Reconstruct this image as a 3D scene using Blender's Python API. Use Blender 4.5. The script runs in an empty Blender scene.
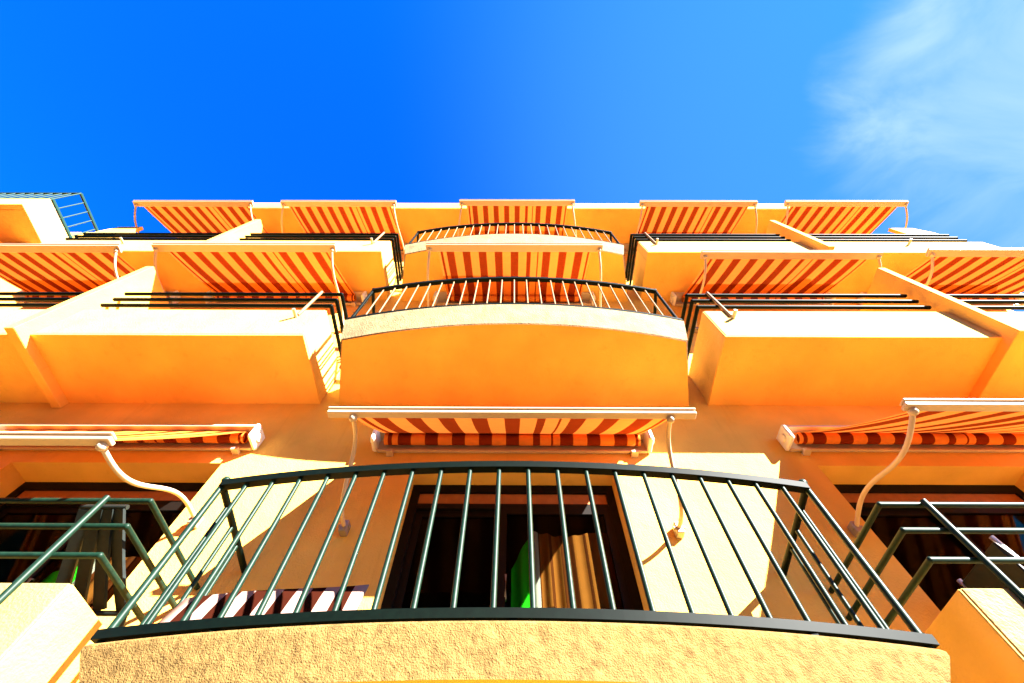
import bpy, math, random
from mathutils import Vector, Matrix
random.seed(7)
S = bpy.context.scene
COL = S.collection
R = math.radians

# ------------------------------------------------------------------ measures (metres, camera at the origin)
GZ = -1.7                       # street level
YW = 2.745                      # facade plane
H1, H2 = 3.10, 2.80             # storey heights above the first balconies
DZ = [0.0, H1, H1 + H2]
SUN = Vector((1.16, -1.0, 0.89)).normalized()

# ------------------------------------------------------------------ mesh helper
class MB:
    def __init__(s): s.v, s.f, s.sm = [], [], []
    def add(s, vs, fs, smooth=False):
        b = len(s.v); s.v += [tuple(v) for v in vs]
        for f in fs: s.f.append(tuple(i + b for i in f)); s.sm.append(smooth)
        return s
    def box(s, x0, x1, y0, y1, z0, z1, ch=0.0):
        if ch <= 0:
            vs = [(x, y, z) for z in (z0, z1) for y in (y0, y1) for x in (x0, x1)]
            return s.add(vs, [(0, 2, 3, 1), (4, 5, 7, 6), (0, 1, 5, 4), (2, 6, 7, 3), (0, 4, 6, 2), (1, 3, 7, 5)])
        poly = [(x0 + ch, y0), (x1 - ch, y0), (x1, y0 + ch), (x1, y1 - ch), (x1 - ch, y1), (x0 + ch, y1), (x0, y1 - ch), (x0, y0 + ch)]
        return s.prism(poly, z0, z1, ch)
    def prism(s, poly, z0, z1, ch=0.0):
        """vertical prism over a counter-clockwise plan; ch bevels its top and bottom rims"""
        n = len(poly); cx = sum(p[0] for p in poly) / n; cy = sum(p[1] for p in poly) / n
        def ring(z, inset):
            out = []
            for i in range(n):
                a = Vector(poly[i - 1]); b = Vector(poly[i]); c = Vector(poly[(i + 1) % n])
                d1 = (b - a); d2 = (c - b)
                n1 = Vector((-d1.y, d1.x)); n2 = Vector((-d2.y, d2.x))
                m = n1.normalized() + n2.normalized()
                if m.length < 1e-6: m = n1
                m.normalize()
                out.append((b.x + m.x * inset, b.y + m.y * inset, z))
            return out
        if ch > 0: rings = [ring(z0, ch), ring(z0 + ch, 0), ring(z1 - ch, 0), ring(z1, ch)]
        else: rings = [ring(z0, 0), ring(z1, 0)]
        vs = [p for r in rings for p in r]; fs = [tuple(reversed(range(n)))]
        for k in range(len(rings) - 1):
            for i in range(n):
                j = (i + 1) % n
                fs.append((k * n + i, k * n + j, (k + 1) * n + j, (k + 1) * n + i))
        fs.append(tuple(range((len(rings) - 1) * n, len(rings) * n)))
        return s.add(vs, fs)
    def tube(s, pts, r, n=10, flat=None):
        """round tube along a path; flat=(half width, half height) gives a bar of rectangular section"""
        pts = [Vector(p) for p in pts]; m = len(pts); vs = []; fs = []
        up = Vector((0, 0, 1))
        for i, p in enumerate(pts):
            t = (pts[min(i + 1, m - 1)] - pts[max(i - 1, 0)]).normalized()
            u = t.cross(up)
            if u.length < 1e-3: u = t.cross(Vector((0, 1, 0)))
            u.normalize(); w = u.cross(t).normalized()
            if flat:
                a, b = flat
                for (sa, sb) in ((-1, -1), (1, -1), (1, 1), (-1, 1)): vs.append(p + u * a * sa + w * b * sb)
            else:
                for k in range(n):
                    q = 2 * math.pi * k / n
                    vs.append(p + u * math.cos(q) * r + w * math.sin(q) * r)
        k = 4 if flat else n
        for i in range(m - 1):
            for j in range(k):
                a = i * k + j; b = i * k + (j + 1) % k
                fs.append((a, b, b + k, a + k))
        s.add(vs, fs, smooth=not flat)
        s.add(vs[:k], [tuple(reversed(range(k)))]); s.add(vs[-k:], [tuple(range(k))])
        return s
    def ball(s, c, r, n=10):
        vs = []; fs = []
        for i in range(n + 1):
            a = math.pi * i / n
            for j in range(n):
                b = 2 * math.pi * j / n
                vs.append((c[0] + r * math.sin(a) * math.cos(b), c[1] + r * math.sin(a) * math.sin(b), c[2] + r * math.cos(a)))
        for i in range(n):
            for j in range(n):
                fs.append((i * n + j, (i + 1) * n + j, (i + 1) * n + (j + 1) % n, i * n + (j + 1) % n))
        return s.add(vs, fs, True)
    def build(s, name, mat, parent=None, origin=None):
        """ONE linked mesh object; the points above are in scene coordinates"""
        base = WL(parent) if parent else Vector((0, 0, 0))
        org = Vector(origin) if origin is not None else (base if parent else Vector((0, 0, 0)))
        me = bpy.data.meshes.new(name)
        me.from_pydata([Vector(v) - org for v in s.v], [], s.f)
        me.polygons.foreach_set('use_smooth', s.sm)
        me.materials.append(mat); me.update()
        import bmesh
        bm = bmesh.new(); bm.from_mesh(me)
        bmesh.ops.recalc_face_normals(bm, faces=bm.faces); bm.to_mesh(me); bm.free()
        o = bpy.data.objects.new(name, me); COL.objects.link(o)
        o.parent = parent; o.location = org - base
        return o

def WL(o):
    p = Vector((0, 0, 0))
    while o is not None: p += o.location; o = o.parent
    return p

def tag(o, label=None, cat=None, group=None, kind=None):
    if label: o['label'] = label
    if cat: o['category'] = cat
    if group: o['group'] = group
    if kind: o['kind'] = kind
    return o

def thing(name, loc, label, cat, group=None):
    o = bpy.data.objects.new(name, None); COL.objects.link(o); o.location = loc
    o.empty_display_size = 0.2
    return tag(o, label, cat, group)

# ------------------------------------------------------------------ materials
def mat(name, base, rough=0.8, spec=0.3, metal=0.0, var=0.0, vscale=3.0, bump=0.0, bscale=60.0, dirt=None, coat=0.0, bump2=0.0):
    m = bpy.data.materials.new(name); m.use_nodes = True
    nt = m.node_tree; N = nt.nodes; L = nt.links; b = N['Principled BSDF']
    b.inputs['Roughness'].default_value = rough; b.inputs['Metallic'].default_value = metal
    b.inputs['Specular IOR Level'].default_value = spec; b.inputs['Coat Weight'].default_value = coat
    b.inputs['Base Color'].default_value = (*base, 1)
    geo = N.new('ShaderNodeNewGeometry')
    col = None
    if var > 0:
        n = N.new('ShaderNodeTexNoise'); n.inputs['Scale'].default_value = vscale; n.inputs['Detail'].default_value = 6
        L.new(geo.outputs['Position'], n.inputs['Vector'])
        r = N.new('ShaderNodeValToRGB')
        r.color_ramp.elements[0].position = 0.3; r.color_ramp.elements[1].position = 0.7
        r.color_ramp.elements[0].color = (*[c * (1 - var) for c in base], 1)
        r.color_ramp.elements[1].color = (*[min(1, c * (1 + var * 0.6)) for c in base], 1)
        L.new(n.outputs['Fac'], r.inputs['Fac']); col = r.outputs['Color']
    if dirt:
        # weathering: thin vertical streaks
        mp = N.new('ShaderNodeMapping'); mp.inputs['Scale'].default_value = (9, 9, 0.7)
        L.new(geo.outputs['Position'], mp.inputs['Vector'])
        n2 = N.new('ShaderNodeTexNoise'); n2.inputs['Scale'].default_value = 1.0; n2.inputs['Detail'].default_value = 8; n2.inputs['Roughness'].default_value = 0.7
        L.new(mp.outputs['Vector'], n2.inputs['Vector'])
        r2 = N.new('ShaderNodeValToRGB'); r2.color_ramp.elements[0].position = 0.58; r2.color_ramp.elements[1].position = 0.82
        r2.color_ramp.elements[0].color = (0, 0, 0, 1); r2.color_ramp.elements[1].color = (dirt[3],) * 3 + (1,)
        L.new(n2.outputs['Fac'], r2.inputs['Fac'])
        mx = N.new('ShaderNodeMix'); mx.data_type = 'RGBA'
        L.new(r2.outputs['Color'], mx.inputs['Factor'])
        if col: L.new(col, mx.inputs['A'])
        else: mx.inputs['A'].default_value = (*base, 1)
        mx.inputs['B'].default_value = (*dirt[:3], 1); col = mx.outputs['Result']
    if col: L.new(col, b.inputs['Base Color'])
    if bump > 0:
        n3 = N.new('ShaderNodeTexNoise'); n3.inputs['Scale'].default_value = bscale; n3.inputs['Detail'].default_value = 5
        L.new(geo.outputs['Position'], n3.inputs['Vector'])
        bp = N.new('ShaderNodeBump'); bp.inputs['Strength'].default_value = bump; bp.inputs['Distance'].default_value = 0.02
        L.new(n3.outputs['Fac'], bp.inputs['Height'])
        last = bp
        if bump2 > 0:
            n4 = N.new('ShaderNodeTexNoise'); n4.inputs['Scale'].default_value = bscale * 0.12; n4.inputs['Detail'].default_value = 3
            L.new(geo.outputs['Position'], n4.inputs['Vector'])
            b2 = N.new('ShaderNodeBump'); b2.inputs['Strength'].default_value = bump2; b2.inputs['Distance'].default_value = 0.06
            L.new(n4.outputs['Fac'], b2.inputs['Height']); L.new(bp.outputs['Normal'], b2.inputs['Normal']); last = b2
        L.new(last.outputs['Normal'], b.inputs['Normal'])
    return m

def stripe_mat(name, light, dark, n, thin=(), transl=0.45, axis='X', lean=0.0, band=None):
    """n dark stripes across the object's width, with optional thin lines (position 0..1, half width)"""
    m = bpy.data.materials.new(name); m.use_nodes = True
    nt = m.node_tree; N = nt.nodes; L = nt.links; N.remove(N['Principled BSDF'])
    out = N['Material Output']
    tc = N.new('ShaderNodeTexCoord'); sp = N.new('ShaderNodeSeparateXYZ'); L.new(tc.outputs['Generated'], sp.inputs['Vector'])
    rp = N.new('ShaderNodeValToRGB'); cr = rp.color_ramp; cr.interpolation = 'CONSTANT'
    stops = []
    if band: stops = band
    else:
        p = 1.0 / (2 * n + 1)
        stops = [(0.0, light)]
        for k in range(n): stops += [((2 * k + 1) * p, dark), ((2 * k + 2) * p, light)]
        for (t, h) in thin: stops += [(t - h, dark), (t + h, light)]
    stops.sort(key=lambda q: q[0])
    while len(cr.elements) < len(stops): cr.elements.new(0.5)
    for e, (t, c) in zip(cr.elements, stops): e.position = t
    for e, (t, c) in zip(cr.elements, stops): e.color = (*c, 1)
    L.new(sp.outputs[axis], rp.inputs['Fac'])
    # woven cloth: very fine variation
    nz = N.new('ShaderNodeTexNoise'); nz.inputs['Scale'].default_value = 14; nz.inputs['Detail'].default_value = 6
    L.new(tc.outputs['Object'], nz.inputs['Vector'])
    mr = N.new('ShaderNodeMapRange'); mr.inputs['To Min'].default_value = 0.86; mr.inputs['To Max'].default_value = 1.1
    L.new(nz.outputs['Fac'], mr.inputs['Value'])
    mx = N.new('ShaderNodeMix'); mx.data_type = 'RGBA'; mx.blend_type = 'MULTIPLY'; mx.inputs['Factor'].default_value = 1
    L.new(rp.outputs['Color'], mx.inputs['A']); L.new(mr.outputs['Result'], mx.inputs['B'])
    d = N.new('ShaderNodeBsdfDiffuse'); t = N.new('ShaderNodeBsdfTranslucent'); ms = N.new('ShaderNodeMixShader')
    ms.inputs['Fac'].default_value = transl
    L.new(mx.outputs['Result'], d.inputs['Color']); L.new(mx.outputs['Result'], t.inputs['Color'])
    L.new(d.outputs[0], ms.inputs[1]); L.new(t.outputs[0], ms.inputs[2]); L.new(ms.outputs[0], out.inputs['Surface'])
    return m

def glass_mat():
    m = bpy.data.materials.new('window_glass'); m.use_nodes = True
    nt = m.node_tree; N = nt.nodes; L = nt.links; N.remove(N['Principled BSDF'])
    g = N.new('ShaderNodeBsdfGlossy'); g.inputs['Roughness'].default_value = 0.02
    t = N.new('ShaderNodeBsdfTransparent'); t.inputs['Color'].default_value = (0.62, 0.64, 0.60, 1)
    f = N.new('ShaderNodeFresnel'); f.inputs['IOR'].default_value = 1.10
    ms = N.new('ShaderNodeMixShader'); L.new(f.outputs[0], ms.inputs['Fac'])
    L.new(t.outputs[0], ms.inputs[1]); L.new(g.outputs[0], ms.inputs[2]); L.new(ms.outputs[0], N['Material Output'].inputs['Surface'])
    return m

ORANGE = (0.86, 0.48, 0.088)
M = dict(
    paint=mat('orange_facade_paint', ORANGE, 0.9, 0.15, var=0.14, vscale=1.9, bump=0.28, bscale=85, dirt=(0.58, 0.26, 0.05, 0.55), bump2=0.12),
    parapet=mat('pale_orange_parapet_paint', (0.70, 0.43, 0.11), 0.92, 0.15, var=0.12, vscale=3, bump=0.3, bscale=85, dirt=(0.30, 0.15, 0.045, 0.7), bump2=0.1),
    rough=mat('rough_cream_stucco', (0.44, 0.285, 0.095), 0.95, 0.1, var=0.2, vscale=20, bump=0.6, bscale=70, dirt=(0.25, 0.13, 0.04, 0.5), bump2=0.3),
    stucco=mat('rough_ochre_stucco', (0.20, 0.118, 0.036), 0.95, 0.1, var=0.34, vscale=26, bump=0.5, bscale=165, dirt=(0.11, 0.05, 0.012, 0.5), bump2=0.2),
    cream=mat('cream_stucco', (0.25, 0.18, 0.088), 0.92, 0.15, var=0.22, vscale=7, bump=0.45, bscale=80, dirt=(0.11, 0.066, 0.026, 0.7), bump2=0.15),
    rail=mat('dark_green_rail_paint', (0.0012, 0.0036, 0.0022), 0.55, 0.06, coat=0.0, var=0.25, vscale=40),
    rail_lit=mat('sunlit_green_rail_paint', (0.0045, 0.020, 0.011), 0.46, 0.17, var=0.35, vscale=45),  # lighter copy of the rail paint, sun on the bars put into its colour
    warm=mat('warm_yellow_parapet_paint', (0.46, 0.31, 0.075), 0.92, 0.15, var=0.14, vscale=4, bump=0.4, bscale=80, dirt=(0.2, 0.11, 0.03, 0.7), bump2=0.12),
    pale=mat('sunlit_pale_rail_paint', (0.22, 0.13, 0.055), 0.5, 0.3, var=0.3, vscale=30),  # green bars and posts in full sun: their brightness is painted in
    alu=mat('cream_aluminium', (0.56, 0.40, 0.25), 0.45, 0.4, var=0.06, vscale=9),
    cap=mat('white_plastic', (0.82, 0.76, 0.66), 0.5, 0.4),
    frame=mat('dark_brown_frame', (0.005, 0.0035, 0.0025), 0.5, 0.12),
    shutter=mat('brown_shutter', (0.34, 0.13, 0.035), 0.6, 0.3, var=0.15, vscale=20),
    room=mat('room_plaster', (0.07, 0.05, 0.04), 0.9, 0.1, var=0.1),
    metal=mat('bare_metal', (0.35, 0.30, 0.24), 0.5, 0.4, metal=0.6),
    tabl=mat('dark_slat_wood', (0.009, 0.013, 0.011), 0.5, 0.25, var=0.3, vscale=30),
    white=mat('white_tube_paint', (0.75, 0.78, 0.80), 0.4, 0.5),
    paving=mat('sandy_paving', (0.075, 0.05, 0.03), 0.9, 0.1, var=0.18, vscale=2.2, bump=0.3, bscale=30),
    green=mat('light_green_rail_paint', (0.008, 0.035, 0.026), 0.5, 0.2),
    opp=mat('added_house_render', (0.24, 0.12, 0.05), 0.95, 0.1, var=0.15),
    glass=glass_mat(),
)
M['awning'] = stripe_mat('striped_awning_cloth', (0.80, 0.225, 0.035), (0.21, 0.024, 0.003), 9, thin=((0.602, 0.006), (0.655, 0.004), (0.02, 0.008), (0.985, 0.006)), transl=0.09)
M['pad'] = stripe_mat('striped_cushion_cloth', (0.30, 0.20, 0.16), (0.028, 0.006, 0.003), 6, transl=0.03)
G_, W_, O_, B_ = (0.03, 0.75, 0.02), (0.70, 0.68, 0.62), (0.46, 0.16, 0.03), (0.17, 0.045, 0.012)
M['curtain'] = stripe_mat('multicolour_curtain_cloth', O_, B_, 4, transl=0.05, band=[(0.0, G_), (0.17, W_), (0.26, B_), (0.27, O_), (0.36, B_), (0.39, O_), (0.47, B_), (0.60, O_), (0.70, B_), (0.73, O_), (0.86, B_)])

M['curtain_l'] = stripe_mat('green_edged_curtain_cloth', O_, B_, 4, transl=0.05, band=[(0.0, G_), (0.42, W_), (0.52, B_), (0.58, O_), (0.70, B_), (0.78, O_), (0.9, B_)])

# ------------------------------------------------------------------ ground and sky
g = MB(); g.add([(-150, -150, GZ), (150, -150, GZ), (150, 150, GZ), (-150, 150, GZ)], [(0, 1, 2, 3)])
tag(g.build('pavement', M['paving']), 'wide sandy paved street in front of the building', 'pavement', kind='structure')

# ------------------------------------------------------------------ the building
bld = thing('apartment_building', (0, YW, GZ), 'orange apartment building of stacked balconies with striped awnings, filling the view', 'building')

XE = 7.65                      # half length of the facade
OPEN = [(-4.40, -2.548, 0.85, 2.885), (-0.872, 0.856, 0.85, 2.80), (2.640, 4.46, 0.85, 2.885)]   # door openings x0,x1,z0,z1
w = MB()
T = 0.30
xs = [-XE]
for (x0, x1, z0, z1) in OPEN:
    w.box(xs[-1], x0, YW, YW + T, GZ, 9.36); w.box(x0, x1, YW, YW + T, GZ, z0); w.box(x0, x1, YW, YW + T, z1, 9.36); xs.append(x1)
w.box(xs[-1], XE, YW, YW + T, GZ, 9.36)
w.box(-XE, -XE + T, YW + T, 9.0, GZ, 9.36); w.box(XE - T, XE, YW + T, 9.0, GZ, 9.36); w.box(-XE + T, XE - T, 9.0 - T, 9.0, GZ, 9.36)
w.build('wall', M['paint'], bld)
rf = MB(); rf.box(-6.15, 6.15, 1.84, 9.0, 9.36, 9.90, 0.015); rf.build('roof', M['paint'], bld)
for (a, b) in ((-XE, -6.16), (6.16, XE)):
    rr = MB(); rr.box(a, b, YW, 9.0, 9.36, 9.52); rr.build('roof_edge', M['paint'], bld)
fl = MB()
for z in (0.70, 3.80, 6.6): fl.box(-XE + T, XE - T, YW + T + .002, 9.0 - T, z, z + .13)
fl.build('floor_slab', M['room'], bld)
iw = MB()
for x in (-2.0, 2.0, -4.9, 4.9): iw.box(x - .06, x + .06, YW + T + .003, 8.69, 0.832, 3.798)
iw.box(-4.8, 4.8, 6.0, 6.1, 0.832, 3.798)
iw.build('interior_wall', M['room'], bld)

# --- doors
def door(x0, x1, z0, z1, split, depth):
    y = YW + depth
    f = MB(); fw = 0.07
    zt = z1 - 0.085
    f.box(x0, x1, y, y + .07, zt, z1 - .001); f.box(x0, x0 + fw, y, y + .07, z0, zt); f.box(x1 - fw, x1, y, y + .07, z0, zt)
    f.box(x0 + fw, x1 - fw, y, y + .07, z0, z0 + .06)
    d = f.build('door', M['frame'], bld)
    zb = zt - 0.115
    s = MB(); s.box(x0 + fw, x1 - fw, y + .02, y + .08, zb, zt); 
    for k in range(1, 3): pass
    s.build('shutter_box', M['shutter'], d)
    a = MB(); a.box(x0 + fw, x1 - fw, y + .005, y + .07, zb - .05, zb - .001)
    a.build('head_rail', M['frame'], d)
    zb -= .05
    xm = x0 + (x1 - x0) * split
    for (a0, a1, yy) in ((x0 + fw, xm + .04, y + .035), (xm - .04, x1 - fw, y + .0)):
        l = MB(); e = .055
        l.box(a0, a0 + e, yy + .002, yy + .032, z0 + .06, zb); l.box(a1 - e, a1, yy + .002, yy + .032, z0 + .06, zb)
        l.box(a0 + e, a1 - e, yy + .002, yy + .032, zb - e, zb); l.box(a0 + e, a1 - e, yy + .002, yy + .032, z0 + .06, z0 + .06 + e)
        l.build('sash', M['frame'], d)
        if a0 == x0 + fw:
            k_ = MB(); k_.tube([(a1 - .025, yy - .002, z0 + .95), (a1 - .025, yy - .03, z0 + .96), (a1 - .025, yy - .03, z0 + 1.12), (a1 - .025, yy - .002, z0 + 1.13)], .008, 8); k_.build('handle', M['metal'], d)
        p = MB(); p.box(a0 + e, a1 - e, yy + .014, yy + .020, z0 + .06 + e, zb - e); p.build('pane', M['glass'], d)
    return d
door(*OPEN[0], 0.5, 0.235); door(*OPEN[1], 0.465, 0.16); door(*OPEN[2], 0.5, 0.22)

# --- balconies
def lerp(a, b, t): return a + (b - a) * t
def arc_pts(xh, ymid, yend, n=24):
    """plan arc through (-xh,yend),(0,ymid),(xh,yend)"""
    sg = yend - ymid; r = (xh * xh + sg * sg) / (2 * sg); a = math.asin(xh / r); out = []
    for i in range(n + 1):
        t = lerp(-a, a, i / n); out.append((r * math.sin(t), ymid + r - r * math.cos(t)))
    return out

def spout(par, x, z):
    s = MB(); y = 1.935
    s.tube([(x, y + .04, z), (x, y - .10, z - .012)], .018, 8)
    s.build('drain_spout', M['metal'], par, origin=(x, y, z))

def central_balcony(n):
    dz = DZ[n]; zt = 0.997 + dz; zb = (0.80 if n == 0 else 0.63) + dz
    front = arc_pts(1.738, 1.746, 1.927); 
    ma = M['stucco'] if n == 0 else M['cream']
    m = MB()
    if n == 0:
        rings = [(0.13, zb), (0.125, zb + .01), (0.0, zt - .03), (0, zt - .012), (.012, zt)]
    else:
        rings = [(0.085, zb), (0.07, zb + .012), (0, zt - .012), (.012, zt)]
    # front band and sides: outline swept over a few heights
    vs = []; fs = []; K = 0
    for (ins, z) in rings:
        pl = [(-1.82, YW - .002)] + [(x * (1 - ins / 1.7), y + ins * (.08 if n == 0 and z < zt - .005 else .6)) for (x, y) in front] + [(1.82, YW - .002)]
        vs += [(x, y, z) for x, y in pl]; K = len(pl)
    for r in range(len(rings) - 1):
        for i in range(K - 1): fs.append((r * K + i, r * K + i + 1, (r + 1) * K + i + 1, (r + 1) * K + i))
    fs.append(tuple(range((len(rings) - 1) * K, len(rings) * K)))
    m.add(vs, fs)
    b = m.build('balcony', ma, bld)
    so = MB(); pl = [vs[i] for i in range(K)]
    so.add([(x, y, z) for x, y, z in pl] + [(x, y, z + .05) for x, y, z in [(px * .98, py + .02, pz) for px, py, pz in pl]], [tuple(reversed(range(K)))])
    so.build('soffit', M['paint'], b)
    # railing
    arc = arc_pts(1.705, 1.800, 1.955, 40)
    top = 1.873 + dz; bot = zt + .035
    h = MB(); ret = [(-1.80, YW - .005)]
    path = [(x, y, top) for x, y in arc]
    h.tube(path, 0, flat=(.024, .022))
    h.tube([(x, y, bot) for x, y in arc_pts(1.735, 1.775, 1.945, 40)], 0, flat=(.016, .02))
    for sx in (-1, 1):
        h.tube([(sx * 1.705, 1.955, top), (sx * 1.80, YW - .003, top)], .02, 8)
        h.tube([(sx * 1.705, 1.955, bot), (sx * 1.80, YW - .003, bot)], .016, 8)
    rl = h.build('railing', M['rail'], bld)
    N = 21 if n == 0 else 24
    full = arc_pts(1.705, 1.800, 1.955, N)
    proto = None
    def baluster(x, y):
        nonlocal proto
        if proto is None:
            q = MB(); q.tube([(x, y, bot + .015), (x, y, top - .018)], .013 if n == 0 else .0085, 8)
            proto = q.build('baluster', M['rail_lit'] if n == 0 else M['pale'], rl, origin=(x, y, bot))
        else:
            c = proto.copy(); COL.objects.link(c); c.parent = rl; c.location = Vector((x, y, bot)) - WL(rl)
    for i in range(1, N): baluster(*full[i])
    for sx in (-1, 1):
        for k in range(1, 4):
            t = k / 4.6; baluster(sx * lerp(1.705, 1.80, t), lerp(1.955, YW, t))
    for sx in (-1, 1):
        q = MB(); q.tube([(sx * 1.705, 1.955, zt - .01), (sx * 1.705, 1.955, top + .01)], .017, 10)
        q.ball((sx * 1.705, 1.955, top + .035), .026)
        q.build('post', M['rail_lit'] if n == 0 else M['rail'], rl, origin=(sx * 1.705, 1.955, zt))
    for xx in (-1.2, 0, 1.2):
        q = MB(); yy = 1.778 + .17 * (xx / 1.735) ** 2
        q.box(xx - .014, xx + .014, yy - .012, yy + .012, zt - .005, bot - .018); q.build('standoff', M['rail'], rl, origin=(xx, yy, zt))

def side_balcony(n, sx, inner, outer, first):
    """first: the bay beside the centre, whose inner end is free; inner/outer are |x|"""
    dz = DZ[n]; zb = 0.655 + dz; zp = 1.259 + dz; yf = 1.935; zf = zb + .18; t = .11
    def X(a, b): return (min(sx * a, sx * b), max(sx * a, sx * b))
    m = MB()
    ma = M['cream'] if n else M['cream']
    x0, x1 = X(inner, outer)
    si = .004 if first else 0; so_ = .004 if outer > 7 else 0
    m.box(x0, x1, yf, YW - .001, zb, zb + .03)
    y0_, y1_ = X(inner + t + .002, outer - so_ - (t if outer > 7 else 0))
    m.box(y0_, y1_, yf + t + .001, YW - .002, zb + .0301, zf)
    px0, px1 = X(inner + (.012 if first else 0), outer)
    pm = MB(); pm.box(px0, px1, yf, yf + t, zb + .0302, zp, .006)
    sm_ = MB()
    if first:
        a0, a1 = X(inner, inner + t); sm_.box(a0, a1, yf + .006, YW - .001, zb + .0312, zp - .002, .005)
    if outer > 7:
        a0, a1 = X(outer - t, outer); sm_.box(a0, a1, yf + t + .001, YW - .001, zb + .0302, zp - .002, .005)
    b = m.build('balcony', M['paint'], bld)
    spx = inner + .25 if first else outer - 1.35
    if sm_.v: sm_.build('side_parapet', M['parapet'] if n else M['paint'], b)
    pm.build('parapet', M['parapet'] if n else M['warm'] if sx < 0 else M['rough'], b)
    if n: spout(b, sx * spx, zb + .42)
    # three horizontal rails carried on posts
    h = MB()
    ends = []
    for z in (1.753, 1.583, 1.412):
        zz = z + dz; p = []
        if first: p += [(sx * (inner + .01), YW - .004, zz)]
        xi = inner + .012 if first else inner + .06
        xo = outer - .06 if outer < 7 else outer - .12
        p += [(sx * xi, yf + .02, zz), (sx * xo, yf + .02, zz)]
        if outer > 7: p += [(sx * xo, YW - .004, zz)]
        for a, c in zip(p, p[1:]): h.tube([a, c], .016 if n == 0 else .022, 10)
        for c in p[1:-1] if (first or outer > 7) else []: h.ball(c, .0165 if n == 0 else .0225, 8)
    r = h.build('railing', M['rail_lit'] if n == 0 else M['rail'], bld)
    pxs = [inner + .24] if first else []
    for px in pxs:
        q = MB(); q.tube([(sx * px, yf - .012, zp - .16), (sx * px, yf - .012, zp + .02), (sx * px, yf - .012, 1.753 + dz)], .017, 10)
        q.build('post', M['rail_lit'] if n == 0 else M['pale'], r, origin=(sx * px, yf, zp))
    return b

for n in range(3):
    central_balcony(n)
    for sx in (-1, 1):
        side_balcony(n, sx, 2.03, 4.67 if n else 4.9, True)
        if n: side_balcony(n, sx, 4.77, XE, False)
for n in (1, 2):
    for sx in (-1, 1):
        q = MB(); z0 = 3.66 + (H2 if n == 2 else 0); z1 = 5.47 + (2.72 if n == 2 else 0)
        a = sx * 4.67; b = sx * 4.77
        q.box(min(a, b), max(a, b), 1.815, YW - .001, z0, z1, .006)
        q.build('partition', M['paint'], bld)
for sx in (-1, 1):            # low screens closing the ends of the top balconies
    q = MB(); pts = [(7.0, 7.17), (7.52, 7.17), (7.55, 7.95), (7.42, 8.27), (7.0, 8.29)]
    vs = [(sx * x, 1.98, z) for x, z in pts] + [(sx * x, 2.04, z) for x, z in pts]; k = len(pts)
    q.add(vs, [tuple(range(k)), tuple(range(2 * k - 1, k - 1, -1))] + [(i, (i + 1) % k, k + (i + 1) % k, k + i) for i in range(k)])
    q.build('end_screen', M['paint'], bld)

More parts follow.
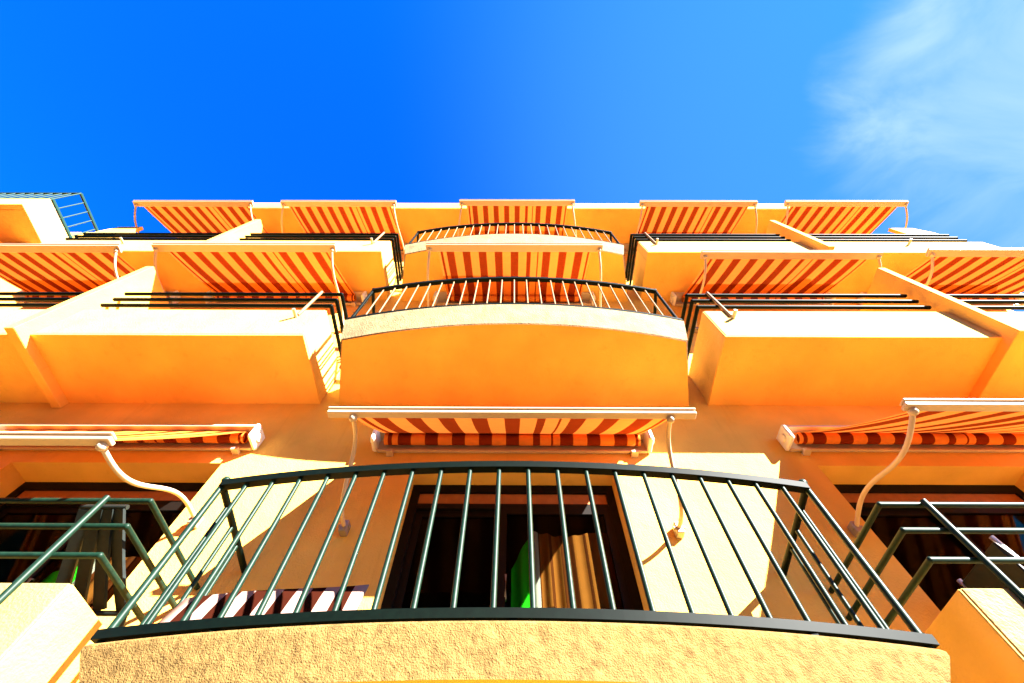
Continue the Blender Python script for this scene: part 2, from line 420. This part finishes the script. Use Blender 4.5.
# ------------------------------------------------------------------ awnings
def awning(label, xc, zc, yb, zb, hb, hf, bracket_z=None, hc=1.21, bd=.028, sag=None, group='striped awnings over the balconies', bow=-1, xe_=None):
    """xc centre, zc roll height on the wall, (yb,zb) front bar, hb/hf half lengths of bar and cloth"""
    if sag is None: sag = random.uniform(.02, .065)
    t = thing('awning', (xc, YW, zc), label, 'awning', group)
    yr = YW - .10; rr = .052
    c = MB()
    c.box(xc - hc, xc + hc, YW - .17, YW - .004, zc + .075, zc + .10)        # cover
    c.box(xc - hc, xc + hc, YW - .03, YW - .003, zc - .07, zc + .074)       # back plate
    c.box(xc - hc, xc + hc, YW - .05, YW - .031, zc - .088, zc - .072)       # lower lip
    for k in (-.9, .9): c.box(xc + k * hc - .03, xc + k * hc + .03, YW - .07, YW - .002, zc - .118, zc - .090)
    c.build('cassette', M['alu'], t)
    for sx in (-1, 1):
        e = MB(); xx = xc + sx * (hc + .022)
        e.box(xx - .022, xx + .022, YW - .185, YW - .005, zc - .075, zc + .105, .014)
        e.tube([(xx, yr, zc), (xx + sx * .04, yr, zc)], .035, 10)
        e.build('end_cap', M['cap'], t)
    # roll and cloth (one surface, same stripes)
    f = MB(); nr = 14; vs = []; fs = []
    for i in range(nr):
        q = 2 * math.pi * i / nr
        for sx in (-1, 1): vs.append((xc + sx * hf, yr + rr * math.cos(q), zc + rr * math.sin(q)))
    for i in range(nr): j = (i + 1) % nr; fs.append((2 * i, 2 * i + 1, 2 * j + 1, 2 * j))
    f.add(vs, fs, True)
    d = Vector((0, yb - yr, zb - zc)); nn = Vector((0, -d.z, d.y)).normalized()
    if nn.z < 0: nn = -nn
    p0 = Vector((0, yr, zc)) + nn * rr; p1 = Vector((0, yb + .02, zb + .02)); vs = []; fs = []; K = 8; NX = 24
    for i in range(K + 1):
        u = i / K; p = p0.lerp(p1, u); p = p - nn * sag * 4 * u * (1 - u) * .5
        for j in range(NX + 1):
            x = lerp(-hf, hf, j / NX)
            rip = .006 * math.sin(j * 1.9 + xc * 3) * math.sin(u * math.pi)
            vs.append((xc + x, p.y, p.z + rip))
    for i in range(K):
        for j in range(NX): a = i * (NX + 1) + j; fs.append((a, a + 1, a + NX + 2, a + NX + 1))
    f.add(vs, fs, True)
    f.build('fabric', M['awning'], t)
    b = MB()
    b.box(xc - hb, xc + hb, yb - bd, yb + bd, zb - .012, zb + .014, .004)
    b.box(xc - hb, xc + hb, yb - bd - .014, yb + bd - .016, zb + .019, zb + .034, .004)
    b.box(xc - hb + .01, xc + hb - .01, yb - .018, yb + .006, zb + .0135, zb + .0195)
    b.build('front_bar', M['alu'], t)
    bz = bracket_z if bracket_z is not None else zc - .95
    for sx in (-1, 1):
        xa = xc + sx * 1.215; xe = xc + sx * (xe_ or min(hb - .05, 1.25))
        P0 = Vector((xa, YW - .055, bz)); P3 = Vector((xe, yb + .02, zb - .02))
        ch = P3 - P0; nrm = Vector((0, -ch.z, ch.y)).normalized()
        if nrm.z > 0: nrm = -nrm
        A = .06 * bow
        pts = []
        for i in range(25):
            u = i / 24; off = A * math.sin(2 * math.pi * u) * (1 if u < .5 else 1.0)
            pts.append(P0 + ch * u + nrm * off)
        a = MB(); a.tube(pts, .0155, 10)
        a.ball(P3, .03, 8)
        arm = a.build('arm', M['alu'], t)
        k = MB(); k.box(xa - .028, xa + .028, YW - .075, YW - .002, bz - .05, bz + .045, .006)
        k.tube([(xa - .04, YW - .055, bz), (xa + .04, YW - .055, bz)], .014, 8)
        k.build('bracket', M['metal'] if True else M['alu'], arm)
    return t

awning('striped awning above the big door behind the nearest curved railing', -.015, 3.09, 1.90, 2.485, 1.29, 1.145, 2.19, bow=1.4, xe_=1.11)
awning('steeply lowered striped awning at lower left with sunlit white bar and arm', -3.575, 3.105, 1.67, 1.925, 1.30, 1.145, 2.25)
awning('lowest striped awning on the right, its bent arm reaching down past the dark door', 3.705, 3.125, 1.637, 2.235, 1.285, 1.145, 2.20)
awning('striped awning behind the middle curved railing, straight above the big curved soffit', 0.0, 6.42, 1.685, 5.88, 1.20, 1.05, bd=.05)
awning('striped awning in the middle row, between the white partition and the curved balcony', -3.59, 6.42, 1.65, 5.73, 1.22, 1.09, bd=.05)
awning('striped awning in the middle row, between the curved balcony and the orange partition', 3.73, 6.42, 1.752, 5.79, 1.21, 1.09, bd=.05)
awning('striped awning cut off by the left picture edge in the middle row', -6.58, 6.42, 1.70, 5.85, 1.22, 1.09, bd=.05)
awning('striped awning cut off by the right picture edge in the middle row', 6.70, 6.42, 1.70, 5.74, 1.21, 1.09, bd=.05)
awning('small striped awning under the roof edge above the uppermost curved railing', 0.05, 9.24, 1.606, 8.65, 1.10, .97, bd=.05)
awning('top row striped awning just left of the uppermost curved balcony', -3.32, 9.24, 1.606, 8.54, 1.09, .98, bd=.05)
awning('top row striped awning just right of the uppermost curved balcony', 3.48, 9.24, 1.606, 8.59, 1.11, .98, bd=.05)
awning('top row striped awning at the left end, beside the green roof railing', -6.06, 9.24, 1.606, 8.52, 1.13, 1.0, bd=.05)
awning('top row striped awning at the right end, against the clouded sky', 6.29, 9.24, 1.606, 8.62, 1.16, 1.02, bd=.05)

# ------------------------------------------------------------------ neighbouring building with the roof balcony
nb = thing('neighbouring_building', (-12.6, YW, GZ), 'neighbouring orange building at the upper left corner with a green railed roof balcony', 'building')
q = MB(); q.box(-15.5, -10.2, YW, 9.0, GZ, 10.9); q.build('wall', M['paint'], nb)
q = MB(); q.box(-15.5, -10.204, 1.89, YW - .001, 9.3315, 9.50); q.box(-15.5, -10.2, 1.769, 1.88, 9.329, 9.955, .006)
q.box(-10.31, -10.199, 1.878, YW - .002, 9.331, 9.953, .006); q.build('balcony', M['parapet'], nb)
q = MB()
for z in (10.02, 10.74):
    q.tube([(-15.5, 1.79, z), (-10.22, 1.79, z)], 0, flat=(.022, .025)); q.tube([(-10.22, 1.79, z), (-10.22, YW, z)], 0, flat=(.022, .025))
nr_ = q.build('railing', M['green'], nb)
pr_ = None
spots = [(-10.42 - .22 * k, 1.79) for k in range(22)] + [(-10.22, lerp(1.79, YW, k / 4.6)) for k in range(0, 5)]
for (x, y) in spots:
    if pr_ is None:
        q = MB(); q.tube([(x, y, 9.94), (x, y, 10.74)], .014, 8); pr_ = q.build('baluster', M['green'], nr_, origin=(x, y, 9.94))
    else:
        c = pr_.copy(); COL.objects.link(c); c.parent = nr_; c.location = Vector((x, y, 9.94)) - WL(nr_)
awning('awning glimpsed under the roof balcony of the neighbouring building, upper left corner', -11.75, 9.1, 1.9, 8.6, 1.2, 1.05)

# ------------------------------------------------------------------ unseen house added behind the camera to block sky light and darken the glass
ob = thing('added_house', (-12, -14, GZ), 'unseen brown house added across the street, with rows of dark windows', 'building')
q = MB(); q.box(-34, 10, -24, -14, GZ, 17); q.build('wall', M['opp'], ob)
q = MB(); q.box(-34.3, 10.3, -24.3, -13.6, 17.002, 17.4); q.build('roof', M['opp'], ob)
for z in range(5):
    for k in range(11):
        x = -32 + 4 * k; q = MB(); q.box(x - .7, x + .7, -14.02, -13.96, GZ + 1.2 + 3.4 * z, GZ + 2.9 + 3.4 * z); q.build('window', M['frame'], ob)

# ------------------------------------------------------------------ things on the balconies
def curtain(x0, x1, y, z0, top, label, mat_):
    """hanging cloth; top(u) is its upper edge"""
    m = MB(); n = 96; vs = []; fs = []
    for i in range(n + 1):
        u = i / n; x = lerp(x0, x1, u); zt = top(u)
        for (z, k) in ((z0, 1.0), (lerp(z0, zt, .5), .9), (zt, .6)):
            vs.append((x, y + .011 * k * math.sin(u * 2 * math.pi * 8) + .008 * math.sin(u * 47), z))
    for i in range(n):
        for k in (0, 1): a = i * 3 + k; fs.append((a, a + 3, a + 4, a + 1))
    m.add(vs, fs, True)
    o = m.build('curtain', mat_, None, origin=((x0 + x1) / 2, y, z0))
    tag(o, label, 'curtain')
curtain(-0.015, 0.78, YW + .235, .84, lambda u: 2.06 + min(u / .2, 1) * .30 + .02 * math.sin(u * 9), 'green, white and orange striped curtain behind the glass of the central door', M['curtain'])
curtain(-3.60, -2.68, YW + .30, .84, lambda u: 1.92 + min(u / .45, 1) * .27, 'green, white and brown curtain behind the glass of the lower left door', M['curtain_l'])

# striped sunbed pad leaning behind the railing
pad = MB(); vs = []; fs = []; nx, nz = 16, 6
for side in (0, 1):
    for i in range(nx + 1):
        for j in range(nz + 1):
            u = i / nx; v = j / nz
            puff = .013 * (1 - (2 * u - 1) ** 6) * (1 - (2 * v - 1) ** 4) + .004
            x = lerp(-1.74, -.80, u) + .02 * v; z = lerp(1.0, lerp(1.40, 1.49, u), v) + .01 * math.sin(u * 5); y = 2.12 + .16 * v
            vs.append((x, y + (puff if side else -puff), z))
def vid(s_, i, j): return s_ * (nx + 1) * (nz + 1) + i * (nz + 1) + j
for s_ in (0, 1):
    for i in range(nx):
        for j in range(nz): fs.append((vid(s_, i, j), vid(s_, i + 1, j), vid(s_, i + 1, j + 1), vid(s_, i, j + 1)))
for i in range(nx):
    for j in (0, nz): fs.append((vid(0, i, j), vid(0, i + 1, j), vid(1, i + 1, j), vid(1, i, j)))
for j in range(nz):
    for i in (0, nx): fs.append((vid(0, i, j), vid(0, i, j + 1), vid(1, i, j + 1), vid(1, i, j)))
pad.add(vs, fs, True)
tag(pad.build('sunbed_cushion', M['pad'], None, origin=(-1.27, 2.13, 1.0)), 'brown and white striped cushion lying behind the bars of the nearest curved railing', 'cushion')

# slatted garden chair on the left balcony, its back reclined towards the rail
gc = thing('garden_chair', (-2.36, 2.5, .835), 'dark slatted garden chair behind the green tube rails of the lower left balcony', 'chair')
for k in range(4):
    u = k / 3; q = MB(); xb = lerp(-2.50, -2.13, u); xt = lerp(-2.46, -2.27, u)
    pts = []
    for i in range(11):
        v = i / 10; pts.append((lerp(xb, xt, v), lerp(2.42, 2.045, v) + .03 * math.sin(v * math.pi), lerp(1.42, 1.77, v) - .03 * math.sin(v * math.pi)))
    q.tube(pts, 0, flat=(.037 - .008 * 0, .008)); q.build('back_slat', M['tabl'], gc)
for y, z, a, b in ((2.425, 1.405, -2.56, -2.09), (2.04, 1.785, -2.50, -2.23)):
    q = MB(); q.tube([(a, y, z), (b, y, z)], .014, 8); q.build('crossbar', M['tabl'], gc)
for k in range(5):
    q = MB(); yy = 2.45 + .075 * k; q.box(-2.55, -2.12, yy - .028, yy + .028, 1.265, 1.283); q.build('seat_slat', M['tabl'], gc)
for x in (-2.56, -2.11):
    q = MB(); q.tube([(x, 2.44, 1.40), (x, 2.78, .836)], .014, 8); q.build('leg', M['tabl'], gc)
    q = MB(); q.tube([(x + .02, 2.78, 1.29), (x + .02, 2.40, .836)], .014, 8); q.build('leg', M['tabl'], gc)

# white tubular chair on the right balcony
chx, chy, chz = 2.98, 2.42, .835
ch = thing('tubular_chair', (chx, chy, chz), 'white tubular chair seen just over the parapet of the lower right balcony', 'chair')
for dx in (-.20, .20):
    q = MB(); q.tube([(chx - .18 + .0, chy + dx, chz + .92), (chx - .10, chy + dx, chz + .45), (chx - .2, chy + dx, chz)], .015, 10); q.build('leg', M['white'], ch)
    q = MB(); q.tube([(chx - .12, chy + dx, chz + .50), (chx + .25, chy + dx, chz + .40), (chx + .28, chy + dx, chz)], .015, 10); q.build('leg', M['white'], ch)
q = MB(); q.box(chx - .10, chx + .26, chy - .21, chy + .21, chz + .42, chz + .45, .008); q.build('seat', M['tabl'], ch)
q = MB(); q.box(chx - .19, chx - .16, chy - .19, chy + .19, chz + .55, chz + .9, .008); q.build('backrest', M['tabl'], ch)

# ------------------------------------------------------------------ sky, sun, camera
W = bpy.data.worlds.new('World'); S.world = W; W.use_nodes = True
nt = W.node_tree; N = nt.nodes; L = nt.links
sky = N.new('ShaderNodeTexSky'); sky.sky_type = 'NISHITA'; sky.sun_disc = False
el = math.asin(SUN.z); rot = math.atan2(SUN.x, SUN.y)
sky.sun_elevation = el; sky.sun_rotation = rot; sky.air_density = 1.0; sky.dust_density = 0.4; sky.ozone_density = 3.0
hs = N.new('ShaderNodeHueSaturation'); hs.inputs['Saturation'].default_value = 1.25; hs.inputs['Value'].default_value = 1.0
L.new(sky.outputs['Color'], hs.inputs['Color'])
mul = N.new('ShaderNodeMix'); mul.data_type = 'RGBA'; mul.blend_type = 'MULTIPLY'; mul.inputs['Factor'].default_value = 1
mul.inputs['B'].default_value = (0.02, 0.50, 1.15, 1)
L.new(hs.outputs['Color'], mul.inputs['A'])
tc = N.new('ShaderNodeTexCoord')
CAM_F, CAM_T, CAM_YAW, CAM_ROLL = 440.0123, 1.0825, -0.0096, -0.0115
def ray(px, py):
    a = px - 512; b = 341.5 - py; cr, sr = math.cos(CAM_ROLL), math.sin(CAM_ROLL)
    a, b = a * cr + b * sr, -a * sr + b * cr
    y = CAM_F * math.cos(CAM_T) - b * math.sin(CAM_T); z = CAM_F * math.sin(CAM_T) + b * math.cos(CAM_T); x = a
    cy, sy = math.cos(CAM_YAW), math.sin(CAM_YAW)
    return Vector((x * cy + y * sy, -x * sy + y * cy, z)).normalized()
# the sky pales towards the west, with thin cirrus there
cdir = Vector((0.7483, -0.0208, 0.6630)).normalized()
dp = N.new('ShaderNodeVectorMath'); dp.operation = 'DOT_PRODUCT'; dp.inputs[1].default_value = cdir
L.new(tc.outputs['Generated'], dp.inputs[0])
b1 = N.new('ShaderNodeMapRange'); b1.interpolation_type = 'SMOOTHERSTEP'
b1.inputs['From Min'].default_value = 0.40; b1.inputs['From Max'].default_value = 1.02; b1.inputs['To Max'].default_value = 0.62
L.new(dp.outputs['Value'], b1.inputs['Value'])
pale_ = N.new('ShaderNodeMix'); pale_.data_type = 'RGBA'; pale_.inputs['B'].default_value = (0.24, 0.98, 2.15, 1)
L.new(b1.outputs['Result'], pale_.inputs['Factor']); L.new(mul.outputs['Result'], pale_.inputs['A'])
mp = N.new('ShaderNodeMapping'); mp.inputs['Scale'].default_value = (1.0, 1.8, 1.3); mp.inputs['Rotation'].default_value = (0.3, 0.5, 0.4)
L.new(tc.outputs['Generated'], mp.inputs['Vector'])
nz = N.new('ShaderNodeTexNoise'); nz.inputs['Scale'].default_value = 4.0; nz.inputs['Detail'].default_value = 8; nz.inputs['Roughness'].default_value = 0.55; nz.inputs['Distortion'].default_value = 0.7
L.new(mp.outputs['Vector'], nz.inputs['Vector'])
ma = N.new('ShaderNodeMath'); ma.operation = 'MULTIPLY_ADD'; ma.inputs[1].default_value = 0.075; L.new(nz.outputs['Fac'], ma.inputs[0]); L.new(dp.outputs['Value'], ma.inputs[2])
mk = N.new('ShaderNodeMapRange'); mk.interpolation_type = 'SMOOTHSTEP'
mk.inputs['From Min'].default_value = 0.986; mk.inputs['From Max'].default_value = 1.032
L.new(ma.outputs[0], mk.inputs['Value'])
nr2 = N.new('ShaderNodeMapRange'); nr2.inputs['From Min'].default_value = 0.30; nr2.inputs['From Max'].default_value = 0.70
nr2.inputs['To Min'].default_value = 0.45; L.new(nz.outputs['Fac'], nr2.inputs['Value'])
mm = N.new('ShaderNodeMath'); mm.operation = 'MULTIPLY'; mm.use_clamp = True
L.new(mk.outputs['Result'], mm.inputs[0]); L.new(nr2.outputs['Result'], mm.inputs[1])
cl = N.new('ShaderNodeMix'); cl.data_type = 'RGBA'; cl.inputs['B'].default_value = (1.0, 1.65, 2.12, 1)
L.new(mm.outputs[0], cl.inputs['Factor']); L.new(pale_.outputs['Result'], cl.inputs['A'])
L.new(cl.outputs['Result'], N['Background'].inputs['Color'])
N['Background'].inputs['Strength'].default_value = 0.05

sd = bpy.data.lights.new('sun', 'SUN'); sd.energy = 5.0; sd.angle = R(0.53); sd.color = (1.0, 0.96, 0.90)
so = bpy.data.objects.new('sun', sd); COL.objects.link(so)
so.rotation_euler = SUN.to_track_quat('Z', 'Y').to_euler(); so.location = SUN * 30

cd = bpy.data.cameras.new('camera'); cam = bpy.data.objects.new('camera', cd); COL.objects.link(cam)
cd.sensor_fit = 'HORIZONTAL'; cd.sensor_width = 36; cd.lens = CAM_F / 1024 * 36; cd.clip_start = 0.05; cd.clip_end = 2000
fwd = ray(512, 341.5); rt = (ray(612, 341.5) / ray(612, 341.5).dot(fwd) - fwd).normalized(); up = rt.cross(fwd)
cam.matrix_world = Matrix((( rt.x, up.x, -fwd.x, 0), (rt.y, up.y, -fwd.y, 0), (rt.z, up.z, -fwd.z, 0), (0, 0, 0, 1)))
S.camera = cam
vs_ = S.view_settings; vs_.view_transform = 'Standard'; vs_.look = 'None'; vs_.exposure = 3.3; vs_.gamma = 1; vs_.use_curve_mapping = False
S.cycles.max_bounces = 10; S.cycles.diffuse_bounces = 6; S.cycles.transparent_max_bounces = 12
